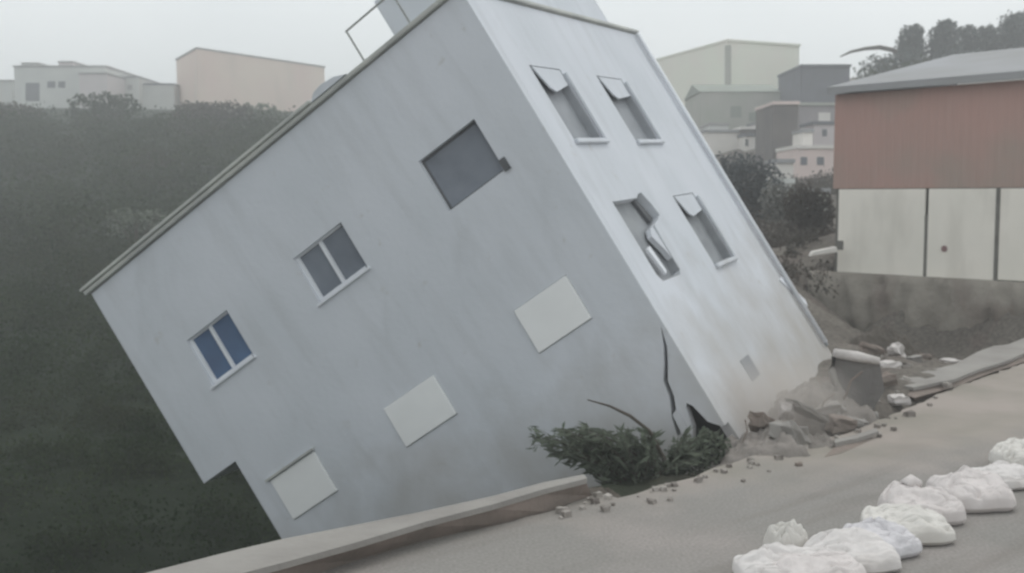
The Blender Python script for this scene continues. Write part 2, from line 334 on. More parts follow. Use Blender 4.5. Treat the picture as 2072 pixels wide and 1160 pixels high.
gt = gn.new('ShaderNodeTexCoord'); gs = gn.new('ShaderNodeSeparateXYZ'); gl(gt.outputs['Object'], gs.inputs['Vector'])
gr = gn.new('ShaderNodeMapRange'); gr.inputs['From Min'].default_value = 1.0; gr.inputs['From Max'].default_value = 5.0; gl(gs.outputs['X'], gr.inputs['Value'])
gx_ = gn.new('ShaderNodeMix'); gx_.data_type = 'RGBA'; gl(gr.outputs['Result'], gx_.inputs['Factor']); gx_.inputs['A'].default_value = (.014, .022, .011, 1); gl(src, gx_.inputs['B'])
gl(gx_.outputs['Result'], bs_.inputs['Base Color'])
ground.data.polygons.foreach_set('use_smooth', [True] * len(ground.data.polygons))

# road: a broken slab whose edge runs diagonally past the building
fine = []
for a, b in zip(edge[:-1], edge[1:]):
    n = max(1, int((b - a).length / .25)) if a.y > 8 and b.y < 32 else 1
    for k in range(n):
        p = a.lerp(b, k / n); w = .05 if n > 1 else 0
        fine.append(p + Vector((random.uniform(-w, w), random.uniform(-w, w), 0)))
fine.append(edge[-1])
loop = [Vector((120, 60, 0)), Vector((120, -60, 0)), Vector((-60, -60, 0)), Vector((-60, -20, 0))]
poly = fine + loop
tri = tessellate_polygon([poly])
rd = MB(); n = len(poly)
bot = [p + Vector((0, 0, -.22)) for p in poly]
rd.add(poly + bot, [list(t) for t in tri] + [[i, (i + 1) % n, n + (i + 1) % n, n + i] for i in range(n)])
road = rd.build('road', M['road']); tag(road, kind='structure')

# the pale dusty layer left along the broken middle of the road edge
def patch(name, pts, mt, z, kind):
    q = [gp(*p) for p in pts]; q = [Vector((p.x, p.y, z)) for p in q]
    m = MB(); t = tessellate_polygon([q]); m.add(q, [list(x) for x in t]); o = m.build(name, mt); return tag(o, kind=kind)
M['dust'] = mat('road_dust', (.40, .365, .35), (.33, .31, .295), .9, bump=.3, bscale=12)

# kerb walls along the edge
def kerb(name, far, near, base, ztop, label, cat):
    root = empty(name, gp(*base[len(base) // 2]), label, cat)
    f = [gp(x, y, ztop) for x, y in far]; nr = [gp(x, y, ztop) for x, y in near]; bs = [gp(x, y, 0.004) for x, y in base]
    m = MB(); k = len(f)
    t = Vector((0, 0, .07))
    vs = []
    for i in range(k): vs += [f[i], nr[i], f[i] - t, nr[i] - t]
    fs = []
    for i in range(k - 1):
        a, b = 4 * i, 4 * i + 4
        fs += [[a, a + 1, b + 1, b], [a + 1, a + 3, b + 3, b + 1], [a + 2, b + 2, b + 3, a + 3], [a, b, b + 2, a + 2]]
    fs += [[0, 2, 3, 1], [4 * k - 4, 4 * k - 3, 4 * k - 1, 4 * k - 2]]
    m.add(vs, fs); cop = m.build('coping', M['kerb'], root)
    m = MB(); vs = []
    for i in range(k):
        ins = (f[i] - nr[i]) * .08
        d = bs[i].copy(); vs += [nr[i] - t + ins, d + ins * .3, f[i] - t - ins, Vector((f[i].x, f[i].y, -1.2))]
    fs = []
    for i in range(k - 1):
        a, b = 4 * i, 4 * i + 4
        fs += [[a, a + 1, b + 1, b], [a + 1, a + 3, b + 3, b + 1], [a + 2, b + 2, b + 3, a + 3], [a, b, b + 2, a + 2]]
    fs += [[0, 2, 3, 1], [4 * k - 4, 4 * k - 3, 4 * k - 1, 4 * k - 2]]
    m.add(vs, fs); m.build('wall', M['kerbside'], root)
    return root
kerb('kerb_wall',
     [(-150, 1275), (60, 1220), (300, 1158), (460, 1117), (575, 1090), (720, 1062), (860, 1034), (1000, 1003), (1100, 976), (1182, 960)],
     [(-150, 1440), (60, 1330), (300, 1230), (460, 1168), (575, 1138), (720, 1098), (860, 1056), (1000, 1020), (1100, 990), (1188, 968)],
     [(-150, 1560), (60, 1430), (300, 1300), (460, 1225), (575, 1186), (720, 1134), (860, 1094), (1000, 1062), (1100, 1036), (1196, 1003)],
     .30, 'long low kerb wall with pale concrete top along the left edge of the road below the leaning building', 'kerb wall')
kerb('kerb_wall',
     [(1798, 764), (1848, 757), (1932, 737), (1980, 711), (2010, 700), (2040, 697), (2072, 684), (2300, 600)],
     [(1800, 776), (1848, 784), (1932, 767), (1982, 747), (2015, 737), (2040, 729), (2072, 715), (2300, 628)],
     [(1802, 792), (1850, 806), (1932, 784), (1984, 764), (2016, 752), (2040, 745), (2072, 733), (2300, 645)],
     .16, 'broken pale kerb piece at the far right edge of the road in front of the earth bank', 'kerb wall')

kerb('kerb_wall', [(1688, 889), (1712, 884), (1732, 879), (1772, 866)], [(1690, 896), (1713, 891), (1734, 887), (1778, 873)], [(1668, 925), (1700, 918), (1722, 909), (1770, 886)],
     .10, 'short low kerb stub left at the broken middle of the road edge', 'kerb wall')

# ------------------------------------------------------------------ the leaning building
O3 = Vector((-.8918, 18.6733, 7.5357))
AX = Vector((-.77999, .261, -.56876)); BX = Vector((.42803, .90234, .05069)); CXV = Vector((.51678, -.0896, -.85141))
def P(a, b, c_): return O3 + AX * a + BX * b + CXV * c_
house = empty('leaning_building', P(0, 0, 9.2), 'white multi-storey building toppling to the left above the ravine, cracked at its base corner', 'building')
def panel(outline, holes, fn0, fn1):               # wall with openings between two skins
    loops = [outline] + holes
    flat = [p for lp in loops for p in lp]
    tri = tessellate_polygon([[Vector((p[0], p[1], 0)) for p in lp] for lp in loops])
    n = len(flat); m = MB(); fs = []
    for t in tri: fs += [list(t), [i + n for i in t[::-1]]]
    i0 = 0
    for lp in loops:
        k = len(lp)
        for i in range(k): fs.append([i0 + i, i0 + (i + 1) % k, n + i0 + (i + 1) % k, n + i0 + i])
        i0 += k
    return m.add([fn0(*p) for p in flat] + [fn1(*p) for p in flat], fs)
def rect(x0, x1, y0, y1): return [(x0, y0), (x1, y0), (x1, y1), (x0, y1)]
AW = [(7.02, 8.12, 1.94, 2.94), (4.09, 5.28, 1.94, 2.89), (.97, 2.23, 1.93, 2.95)]
AL = [(6.95, 8.1, 5.05, 5.93), (4.06, 5.27, 5.14, 5.97), (1.0, 2.15, 5.02, 5.89)]
crack = [(.05, 6.62), (.20, 6.95), (.35, 7.2), (.52, 7.44), (.57, 7.72), (.70, 8.0), (.80, 8.34), (.74, 8.36), (.62, 8.05), (.49, 7.75), (.44, 7.47), (.27, 7.2), (.15, 6.98)]
outA = [(0, .06), (9.42, .06), (9.42, 4.36), (8.55, 4.36), (8.55, 9.9), (1.0, 9.9), (.80, 9.1), (.66, 8.62), (.50, 8.36), (.42, 8.02), (.36, 7.95), (.30, 8.05), (.22, 8.4), (.05, 8.6), (0, 8.6)]
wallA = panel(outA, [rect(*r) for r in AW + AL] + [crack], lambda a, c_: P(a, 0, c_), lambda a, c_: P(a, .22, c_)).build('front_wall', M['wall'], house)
BW = [(1.0, 2.42, 1.47, 3.02), (4.27, 5.78, 1.5, 3.06), (1.02, 2.45, 4.3, 5.95), (4.47, 5.95, 4.38, 6.02)]
outB = [(.225, .06), (9.15, .06), (9.15, 9.6), (2.0, 9.9), (.7, 9.6), (.3, 9.15), (.24, 8.7), (.225, 8.6)]
notch = [(2.453, 4.27), (2.72, 4.22), (3.05, 4.55), (3.02, 4.72), (2.85, 4.8), (2.453, 4.85)]
b21 = [(1.02, 4.3), (2.35, 4.3), (2.55, 4.22), (2.75, 4.2), (2.95, 4.5), (3.02, 4.72), (2.8, 4.8), (2.4, 4.9), (2.35, 5.3), (2.35, 5.85), (2.2, 5.95), (1.15, 5.95), (1.02, 5.8)]
holesB = [rect(*BW[0]), rect(*BW[1]), b21, rect(*BW[3])]
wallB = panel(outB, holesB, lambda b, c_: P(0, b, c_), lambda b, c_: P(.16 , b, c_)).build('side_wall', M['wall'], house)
# the other two sides and the floors (close the box)
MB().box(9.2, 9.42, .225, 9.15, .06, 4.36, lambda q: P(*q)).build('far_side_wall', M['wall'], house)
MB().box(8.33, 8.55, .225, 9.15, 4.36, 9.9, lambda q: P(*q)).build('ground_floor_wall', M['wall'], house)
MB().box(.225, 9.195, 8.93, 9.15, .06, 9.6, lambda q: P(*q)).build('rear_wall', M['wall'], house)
for cc in (3.7, 6.85):
    MB().box(.225, 8.32, .225, 8.92, cc, cc + .15, lambda q: P(*q)).build('floor_slab', M['dark'], house)
MB().box(8.325, 9.195, .225, 8.92, 4.2, 4.355, lambda q: P(*q)).build('overhang_floor', M['wall'], house)
MB().box(.9, .95, .3, 8.9, .1, 9.4, lambda q: P(*q)).build('partition', M['dark'], house)
# roof
MB().box(-.07, 9.5, -.08, 9.22, -.045, .04, lambda q: P(*q)).build('roof', M['roofslab'], house, bevel=.02)
rp = MB(); rp.box(3.35, 9.53, -.11, .05, -.12, -.05, lambda q: P(*q)); rp.build('roof_edging', M['roofslab'], house, bevel=.02)
rp = MB(); rp.prism([P(a, -.1, c_) for a, c_ in ((2.5, -.05), (2.72, -.15), (3.0, -.19), (3.2, -.16), (3.34, -.05))], BX * .5); rp.build('roof_upstand', M['wall'], house)
MB().box(.25, 3.0, 3.7, 8.45, -2.4, -.05, lambda q: P(*q)).build('roof_cabin', M['wall'], house, bevel=.03)
rl = bpy.data.objects.new('roof_railing', None); COL.objects.link(rl); rl.parent = house; rl.location = P(2.17, .1, -.05) - house.location
for a in (2.17, 1.10, .06):
    MB().tube([P(a, .1, -.05), P(a, .1, -.70)], .018).build('post', M['steel'], rl)
MB().tube([P(2.19, .1, -.71), P(1.1, .1, -.715), P(.02, .1, -.71)], .02).build('top_rail', M['steel'], rl)
# front windows: two framed, one open and dark; three shuttered below
for i, (a0, a1, c0, c1) in enumerate(AW):
    f = .07
    fr = MB(); y0, y1 = .07, .14
    if i < 2:
        fr.box(a0 + f, a1 - f, y0, y1, c1 - f, c1, lambda q: P(*q)); fr.box(a0 + f, a1 - f, y0, y1, c0, c0 + f * .5, lambda q: P(*q))
        fr.box(a1 - f, a1, y0, y1, c0, c1, lambda q: P(*q)); fr.box(a0, a0 + f * .5, y0, y1, c0, c1, lambda q: P(*q))
        w = fr.build('window', M['white'], house)
        am = (a0 + a1) / 2
        MB().box(am - .035, am + .035, .062, .135, c0 + .04, c1 - f - .002, lambda q: P(*q)).build('mullion', M['white'], w)
        gm = M['glassblue'] if i == 0 else M['glass']
        MB().box(a0 + f * .5 + .002, am - .037, .10, .115, c0 + f * .5 + .002, c1 - f - .002, lambda q: P(*q)).build('pane', gm, w)
        MB().box(am + .037, a1 - f - .002, .10, .115, c0 + f * .5 + .002, c1 - f - .002, lambda q: P(*q)).build('pane', gm, w)
        MB().box(a0 - .03, a1 + .05, -.05, .015, c1 + .002, c1 + .045, lambda q: P(*q)).build('sill', M['white'], w)
    else:
        f = .04
        fr.box(a0 + f, a1 - f, .1, .15, c1 - f, c1, lambda q: P(*q)); fr.box(a0 + f, a1 - f, .1, .15, c0, c0 + f, lambda q: P(*q))
        fr.box(a1 - f, a1, .1, .15, c0, c1, lambda q: P(*q)); fr.box(a0, a0 + f, .1, .15, c0, c1, lambda q: P(*q))
        w = fr.build('window', M['dark'], house); w['label'] = 'unframed dark open window'
        MB().box(a0 + f, a1 - f, .12, .135, c0 + f, c1 - f, lambda q: P(*q)).build('pane', M['glass'], w)
        MB().box(a0 - .12, a0 - .005, -.05, .02, c1 - .18, c1 + .04, lambda q: P(*q)).build('sill', M['dark'], w)
for a0, a1, c0, c1 in AL:
    sh = MB(); sh.box(a0 + .01, a1 - .01, -.03, .05, c0 + .01, c1 - .01, lambda q: P(*q))
    s_ = sh.build('shutter', M['shutter'], house, bevel=.012)
    if a0 > 6: MB().box(a0 - .02, a1 + .05, -.07, .0, c0 - .055, c0 - .012, lambda q: P(*q)).build('lintel', M['roofslab'], s_)
# side windows: recessed panes behind half closed white shutters
for i, (b0, b1, c0, c1) in enumerate(BW):
    bb1 = 3.1 if i == 2 else b1 + .05
    w = MB().box(.165, .19, b0 - .05, bb1, c0 - .12, c1 + .05, lambda q: P(*q)).build('window', M['niche'] if i < 2 else M['nichedark'], house)
    ln_ = MB(); be = b1 if i != 2 else 2.35
    ln_.box(.012, .163, be - .03, be - .002, c0 + (.02 if i != 2 else 1.05), c1 - .035, lambda q: P(*q)); ln_.box(.012, .163, b0 + .15, be - .002, c1 - .032, c1 - .002, lambda q: P(*q))
    ln_.build('shaded_reveal', M['niche'] if i < 2 else M['nichedark'], w)  # grey lining added so the bright recess sides are coloured as shaded
    if i != 2:
        su = MB(); su.box(-.075, -.003, b1 + .004, b1 + .12, c0 + .1, c1 + .10, lambda q: P(*q)); su.box(-.075, -.003, b0 - .03, b1 + .002, c1 + .004, c1 + .10, lambda q: P(*q))
        su.build('surround', M['wall'], w, bevel=.02)
    if i != 2:
        q = [(b0 + .13, c0 + .012), (b1 - .035, c0 + .012), (b1 - .035, c0 + (.42 if i else .34)), (b0 + .62, c0 + .52), (b0 + .42, c0 + .44)]
        MB().prism([P(.012, x, y) for x, y in q], AX * .03).build('shutter', M['wall'], w)
    else:
        MB().prism([P(.03, x, y) for x, y in ((1.42, 5.3), (1.62, 5.25), (1.72, 5.78), (1.6, 5.84))], AX * .05).build('slat', M['white'], w)
        MB().prism([P(.01, x, y) for x, y in ((1.95, 5.1), (2.12, 4.94), (2.31, 4.92), (2.31, 5.6), (2.2, 5.4))], AX * .1).build('shutter', M['wall'], w)
        MB().prism([P(.09, x, y) for x, y in ((2.37, 4.24), (2.55, 4.225), (2.85, 4.72), (2.6, 4.8))], AX * .06).build('bar', M['dark'], w)
vm = MB(); vm.box(-.012, .0, 2.55, 3.2, 7.9, 8.35, lambda q: P(*q)); vm.build('vent', mat('vent_grey', (.24, .25, .265), (.28, .29, .305), 3), house, bevel=.01)
MB().tube([P(-.09, 8.85, .1), P(-.09, 8.85, 4), P(-.09, 8.85, 8.8)], .055).build('drain_pipe', M['white'], house, smooth=True)
MB().box(-.06, -.003, 9.02, 9.14, 2.2, 8.9, lambda q: P(*q)).build('corner_trim', M['crackdark'], house)
MB().prism([P(-.03, x, y) for x, y in ((8.45, 6.95), (8.75, 6.9), (9.62, 7.7), (9.5, 7.86))], AX * .025).build('loose_trim', M['white'], house)
# torn plaster strip hanging at the broken corner
MB().prism([P(x, -.05, y) for x, y in ((.55, 7.95), (.66, 8.0), (.70, 8.4), (.66, 8.62), (.58, 8.45))], BX * .04).build('torn_plaster', M['wall'], house)

# ------------------------------------------------------------------ vegetation
def plant(name, loc, ells, n, leaf, mt, label, cat, trunk=None, limbs=(), group=None):
    root = empty(name, loc, label, cat, group)
    V, F = leaves(crown_points(ells, int(n * 2.4)), leaf * (.62 if leaf < .3 else .8))
    np_mesh('crown', V, F, mt, root)
    if trunk: MB().tube(trunk[0], trunk[1]).build('trunk', M['bark'], root)
    for pth, rd_ in limbs: MB().tube(pth, rd_, 6).build('branch', M['bark'], root)
    return root

# scrub over the far side of the ravine: nobody could count it
pts = []; sz = []
def scatter(x0, x1, y0, y1, dens, keep, h, s0, nl=90):
    n = int((x1 - x0) * (y1 - y0) * dens)
    x = RNG.uniform(x0, x1, n); y = RNG.uniform(y0, y1, n)
    k = keep(x, y); x, y = x[k], y[k]; z = tz(x, y)
    lump = np.sin(x * .31 + 2 * np.sin(y * .17)) * np.cos(y * .27 + np.sin(x * .21)) + .6 * np.sin(x * .77 + y * .53)
    r = np.maximum(h * RNG.uniform(.5, 1.35, len(x)) * (1 + .35 * lump), .3 * h)
    for j in range(nl):
        d = RNG.normal(size=(len(x), 3)); d /= np.linalg.norm(d, axis=1)[:, None]; d[:, 2] = np.abs(d[:, 2]) * 1.1
        wob = 1 + .22 * np.sin(d[:, 0] * 5 + x) * np.sin(d[:, 1] * 6 + y)
        q = np.stack([x, y, z - .15 * r], -1) + d * (r * wob * RNG.uniform(.5, 1.05, len(x)) ** .6)[:, None]
        pts.append(q); sz.append(s0 * RNG.uniform(.7, 1.2, len(x)))
left = lambda x, y: (x < .02 * y + np.where(y < 45, -2.5 - (45 - y) * .12, 0)) & (x > -.72 * y - 8)
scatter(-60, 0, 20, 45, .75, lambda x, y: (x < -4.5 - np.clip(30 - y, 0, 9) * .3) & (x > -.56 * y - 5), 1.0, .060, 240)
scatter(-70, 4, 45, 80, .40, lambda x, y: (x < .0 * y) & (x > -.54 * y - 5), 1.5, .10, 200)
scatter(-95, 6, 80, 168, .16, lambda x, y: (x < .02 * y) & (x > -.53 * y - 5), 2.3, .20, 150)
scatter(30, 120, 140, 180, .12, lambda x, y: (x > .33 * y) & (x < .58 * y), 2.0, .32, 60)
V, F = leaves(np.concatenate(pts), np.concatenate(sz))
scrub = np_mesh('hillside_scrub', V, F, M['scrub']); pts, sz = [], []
scatter(8, 16, 36, 52, .8, lambda x, y: (x > .225 * y) & (x < .293 * y), .75, .07, 150)
scatter(12, 30, 52, 105, .3, lambda x, y: (x > .20 * y) & (x < .30 * y), 1.3, .13, 110)
V, F = leaves(np.concatenate(pts), np.concatenate(sz))
weeds = np_mesh('dry_scrub', V, F, M['bushbrown']); tag(weeds, 'brown dry scrub on the slope between the leaning building and the red shed', 'scrub', kind='stuff')
tag(scrub, 'dense dark scrub covering the far slope of the ravine', 'scrub', kind='stuff')

def bush_at(name, px, py, Yd, wpx, hpx, n, leaf, mt, label, cat, k=5, trunk=True, dip=0.0, low=.46):
    b = at(px, py, Yd); w = wpx * Yd / FPX; h = hpx * Yd / FPX
    z0 = min(b.z, tz1(b.x, b.y)) - dip
    ells = []
    for i in range(k):
        u = (i + .5) / k - .5
        ells.append(((b.x + u * w * .8, b.y + random.uniform(-.2, .2) * w, b.z + h * (low + random.uniform(-.08, .09))), (w / k * .95, w * (.32 if trunk else .2), h * random.uniform(.42, .55))))
    limbs = [([Vector((b.x, b.y, z0)), Vector((b.x + u * w * .3, b.y, b.z + h * .3)), Vector((b.x + u * w * .6, b.y, b.z + h * .75))], [.02 * w, .012 * w, .004 * w]) for u in (-.7, .1, .7)]
    return plant(name, Vector((b.x, b.y, z0)), ells, n, leaf, mt, label, cat, ([Vector((b.x, b.y, z0 - .1)), Vector((b.x, b.y, b.z + h * (.5 if trunk else .3)))], [.03 * w if trunk else .02, .012 * w if trunk else .015]), limbs if trunk else ())

def frond_plant(px, py, Yd, ends, label):
    b = at(px, py, Yd); root = empty('frond_plant', b, label, 'plant'); rng = random.Random(5); C_, D_ = [], []
    for ex, ey, sag in ends:
        e = at(ex, ey, Yd + rng.uniform(-.5, .5)); st = b + Vector((rng.uniform(-.5, .5), rng.uniform(-.2, .2), -.1))
        mid = st.lerp(e, .5) + Vector((0, 0, sag))
        pth = [(st * (1 - t) ** 2 + mid * 2 * t * (1 - t) + e * t * t) for t in [k / 9 for k in range(10)]]
        MB().tube(pth, [.016 * (1 - .09 * k) for k in range(10)], 5).build('stem', M['bark'], root)
        for k in range(42):
            t = rng.uniform(.12, 1); i = min(8, int(t * 9)); f = t * 9 - i
            p = pth[i].lerp(pth[i + 1], f); d = (pth[i + 1] - pth[i]).normalized()
            d = (d + Vector((rng.gauss(0, .5), rng.gauss(0, .5), rng.gauss(-.25, .4)))).normalized()
            C_.append(p + d * .07 + Vector((0, rng.gauss(0, .05), rng.gauss(-.02, .05)))); D_.append(d)
    C_ = np.array(C_); D_ = np.array(D_); n = len(C_); q = np.random.default_rng(3).normal(size=(n, 3)); q -= (q * D_).sum(1)[:, None] * D_; q /= np.linalg.norm(q, axis=1)[:, None]
    sz_ = np.random.default_rng(4).uniform(.07, .14, n)[:, None]
    V = np.stack([C_ - D_ * sz_, C_ - q * sz_ * .24, C_ + D_ * sz_, C_ + q * sz_ * .24], 1).reshape(-1, 3)
    np_mesh('fronds', V, np.arange(4 * n).reshape(-1, 4), M['bush'], root)
    return root
rf = random.Random(9)
near = frond_plant(1310, 985, 16.8, [(rf.uniform(1062, 1200), rf.uniform(868, 925), rf.uniform(.15, .45)) for k in range(26)] + [(rf.uniform(1180, 1330), rf.uniform(868, 940), rf.uniform(.1, .35)) for k in range(26)] + [(rf.uniform(1300, 1440), rf.uniform(872, 950), rf.uniform(.05, .3)) for k in range(18)],
    'dark green frond plant spreading left in front of the base of the leaning building')
MB().tube([at(1345, 930, 16.6), at(1315, 873, 16.6), at(1275, 842, 16.6), at(1234, 822, 16.6), at(1188, 809, 16.6)], [.034, .032, .028, .02, .01], 6).build('bent_stem', M['bark'], near)
bush_at('low_bush', 1415, 958, 16.9, 110, 85, 420, .064, M['bush'], 'small dark bush tucked under the cracked corner of the leaning building', 'bush', 2, False)
bush_at('hilltop_bush', 430, 262, 160, 150, 62, 900, .35, M['bushbrown'], 'brownish bush on the hilltop in front of the beige block', 'bush', 3)
bush_at('hilltop_bush', 525, 275, 162, 110, 62, 800, .35, M['bush'], 'green bush on the hilltop at the right foot of the beige block', 'bush', 3)
bush_at('hilltop_bush', 215, 245, 170, 120, 58, 800, .35, M['scrub'], 'dark bush on the hilltop below the stepped pale houses', 'bush', 3)
bush_at('hilltop_bush', 20, 262, 165, 110, 55, 700, .35, M['bushbrown'], 'reddish brown bush on the hilltop at the left edge beside the red hut', 'bush', 2)
bush_at('pale_bush', 275, 478, 78, 120, 60, 420, .2, mat('pale_leaves', (.15, .17, .13), (.12, .14, .11), 1, island=.3), 'pale grey-green bush on the ravine slope just left of the roof edge', 'bush', 3)
bush_at('round_bush', 1505, 452, 62, 150, 152, 2600, .17, M['slate_leaves'], 'large rounded dark slate-green bush beside the right wall of the leaning building', 'bush', 4, dip=.2)
bush_at('brown_bush', 1640, 470, 48, 90, 100, 1200, .14, M['bushbrown'], 'brown dry bush below the small pink house', 'bush', 3)
bush_at('grey_bush', 1575, 450, 52, 60, 90, 600, .14, mat('dry_leaves', (.22, .22, .20), (.16, .16, .145), 1, island=.3), 'pale dry bush between the slate-green bush and the small pink house', 'bush', 2)

def far_tree(px, ytop, ybase, wpx, Yd, label, n=900, droop=False):
    b = at(px, ybase, Yd); zb = min(b.z, tz1(b.x, b.y)) - .2; top = at(px, ytop, Yd).z; w = wpx * Yd / FPX; H = top - zb
    ells = [((b.x, b.y, top - H * .30), (w * .46, w * .46, H * .30)), ((b.x - w * .1, b.y, zb + H * .38), (w * .5, w * .5, H * .26)), ((b.x + w * .14, b.y + .3, top - H * .18), (w * .3, w * .3, H * .17)), ((b.x + w * .05, b.y, zb + H * .5), (w * .48, w * .5, H * .25))]
    base = Vector((b.x, b.y, zb))
    limbs = []
    if droop:
        limbs = [([at(1822, 118, Yd), at(1808, 102, Yd), at(1780, 96, Yd), at(1750, 99, Yd), at(1722, 105, Yd), at(1700, 115, Yd)], [.42, .36, .34, .28, .22, .1])]
    limbs += [([base + Vector((0, 0, H * .35)), base + Vector((u * w * .3, 0, H * .62))], [.12, .03]) for u in (-1, 1)]
    return plant('hill_tree', base, ells, n, .34, M['conifer'], label, 'tree', ([base - Vector((0, 0, .5)), base + Vector((0, 0, H * .45)), base + Vector((0, 0, H * .85))], [.28, .16, .04]), limbs, 'trees on the hill behind the red shed')
far_tree(1842, 48, 150, 58, 158, 'pale hill tree with a long drooping bare branch reaching left, first of the row', 900, True)
far_tree(1906, 38, 150, 64, 158, 'rounded hill tree second from the left behind the red shed', 1100)
far_tree(1954, 50, 150, 56, 160, 'smaller hill tree, left one of the touching pair behind the red shed', 900)
far_tree(1992, 50, 150, 58, 158, 'smaller hill tree, right one of the touching pair behind the red shed', 900)
far_tree(2044, 24, 150, 66, 158, 'tallest fully visible hill tree behind the right end of the red shed', 1300)
far_tree(2082, 12, 150, 66, 160, 'hill tree cut by the right edge of the picture', 1300)
bush_at('hill_hedge', 1890, 168, 156, 290, 66, 1800, .3, M['conifer'], 'dark hedge along the foot of the hill trees behind the red shed roof', 'hedge', 8)
bush_at('hill_hedge', 2080, 165, 155, 200, 60, 1400, .3, M['conifer'], 'dark hedge at the right end of the hill behind the red shed roof', 'hedge', 5)

# ------------------------------------------------------------------ buildings beyond
def block(name, x0, x1, ytop, ybot, Yd, depth, mt, roofmt, label, skew=0.0, left=0.0, wins=(), winmat=None, roof='flat', sink=3.0, leftmat=None):
    """front face from x0 to x1 at distance Yd (right end nearer/farther by skew), seen side wall `left` pixels wide on its left"""
    Yd, depth, skew = Yd * 1.4, depth * 1.4, skew * 1.4
    a = at(x0, ytop, Yd); b = at(x1, ytop, Yd + skew); b.z = a.z
    zb = at(x0, ybot, Yd).z; zt = a.z
    root = empty(name, Vector(((a.x + b.x) / 2, (a.y + b.y) / 2, zb)), label, 'building')
    fd = (b - a); fd.z = 0; fd.normalize(); nrm = Vector((-fd.y, fd.x, 0))
    if left: bk = at(x0 - left, ytop, Yd + depth); bk = Vector((bk.x, bk.y, zt)) - a; 
    else: bk = nrm * depth
    bk.z = 0
    q = [a, b, b + bk, a + bk]
    lo = [Vector((p.x, p.y, zb - sink)) for p in q]; hi = [Vector((p.x, p.y, zt)) for p in q]
    MB().hexa(lo + hi).build('wall', mt, root, bevel=.04)
    e = .25
    ctr = sum(hi, Vector()) / 4
    out = [p + (p - ctr).normalized() * e for p in hi]
    if roof == 'flat':
        MB().hexa([p + Vector((0, 0, .01)) for p in out] + [p + Vector((0, 0, .35)) for p in out]).build('roof', roofmt, root)
    else:
        h = roof
        r0 = (out[0] + out[3]) / 2 + Vector((0, 0, h)); r1 = (out[1] + out[2]) / 2 + Vector((0, 0, h))
        t = Vector((0, 0, .01))
        m = MB(); m.add([p + t for p in out] + [r0, r1], [[0, 1, 5, 4], [2, 3, 4, 5], [0, 4, 3], [1, 2, 5], [3, 2, 1, 0]]); m.build('roof', roofmt, root)
    for wx0, wx1, wy0, wy1 in wins:
        def onf(x, y):
            d = ray(x, y); k = nrm.dot(a - cam.location) / nrm.dot(d); return cam.location + d * k
        p = [onf(wx0, wy1), onf(wx1, wy1), onf(wx1, wy0), onf(wx0, wy0)]
        MB().prism([x - nrm * .06 for x in p], nrm * .12).build('window', winmat or M['dark'], root)
    return root
def swin(x0, y0, n, dx, w, h): return [(x0 + i * dx, x0 + i * dx + w, y0, y0 + h) for i in range(n)]

block('apartment_block', 398, 656, 99, 240, 168, 14, M['beige'], M['beigeroof'], 'large plain beige block on the hilltop left of the tilted roof', skew=24, left=42)
block('flat_roofed_house', 28, 215, 136, 212, 172, 14, M['pale'], M['beigeroof'], 'pale grey flat-roofed house at the far left of the skyline, its two dark windows showing', wins=[(96, 112, 165, 178), (118, 132, 165, 178), (52, 80, 168, 205)], winmat=M['slate'])
block('rooftop_hut', 118, 148, 127, 136, 174, 5, M['palepink'], M['beigeroof'], 'small hut on the roof of the pale grey flat-roofed house', sink=.1)
block('flat_roofed_house', 160, 216, 150, 205, 168, 8, M['palepink'], M['beigeroof'], 'pinkish lower house against the right half of the pale grey house', sink=4)
block('flat_roofed_house', 219, 281, 157, 208, 176, 12, M['pale'], M['greyroof'], 'small pale house in the middle of the stepped skyline left of the beige block', wins=[(232, 242, 172, 182), (258, 268, 172, 182)], winmat=M['beigeroof'])
block('flat_roofed_house', 284, 352, 172, 220, 178, 12, M['pale'], M['slate'], 'lowest pale house with dark roof next to the left end of the beige block')
block('flat_roofed_house', -60, 24, 165, 215, 180, 12, M['pale'], M['beigeroof'], 'pale house cut by the left edge of the picture')
block('red_hut', -40, 13, 238, 296, 118, 5, M['hutred'], M['hutred'], 'small dark red hut at the left edge among the scrub', roof=1.0, sink=2)

# right hand side
gb = block('apartment_block', 1472, 1618, 84, 200, 122, 18, M['greenish'], M['greenish'], 'tall pale green block with a dark vertical seam standing behind the small houses', skew=4, left=150, sink=8)
MB().tube([at(1473, 92, 170.0), at(1473, 190, 170.0)], .5, 6).build('drain_pipe', M['annex'], gb)
ax = block('annex_house', 1418, 1580, 186, 272, 112, 10, M['annex'], M['annexroof'], 'grey-green lower house with sloping roof in front of the tall pale green block', roof=1.7, sink=5, wins=[(1478, 1500, 215, 238), (1515, 1535, 228, 246)], winmat=M['annexroof'])
block('low_house', 1425, 1502, 268, 300, 100, 7, M['cream'], M['greyroof'], 'small low cream house right beside the edge of the leaning building', sink=3)
block('low_house', 1508, 1562, 276, 306, 97, 6, M['cream'], M['slate'], 'small low cream house with dark roof edge above the slate-green bush', sink=3, wins=[(1508, 1514, 282, 296)])
block('brown_house', 1565, 1616, 212, 400, 84, 6, M['brownwall'], M['pink'], 'narrow brown-grey tall house between the cream houses and the red shed', sink=6)
block('low_house', 1618, 1690, 214, 300, 92, 7, mat('mauve_wall', (.33, .305, .31), (.28, .26, .265), .4), M['annex'], 'mauve-grey house with one bright window behind the small pink house', sink=3, wins=[(1656, 1680, 228, 246)], winmat=M['cream'])
block('pink_house', 1612, 1688, 301, 366, 78, 6, M['pink'], M['cream'], 'small pink house with two dark square windows left of the red shed', sink=4, wins=[(1620, 1633, 318, 334), (1653, 1667, 318, 334)], winmat=M['slate'])
block('chimney_house', 1625, 1645, 268, 303, 80, 3, M['cream'], M['greyroof'], 'narrow cream house rising just above the small pink house', sink=1)
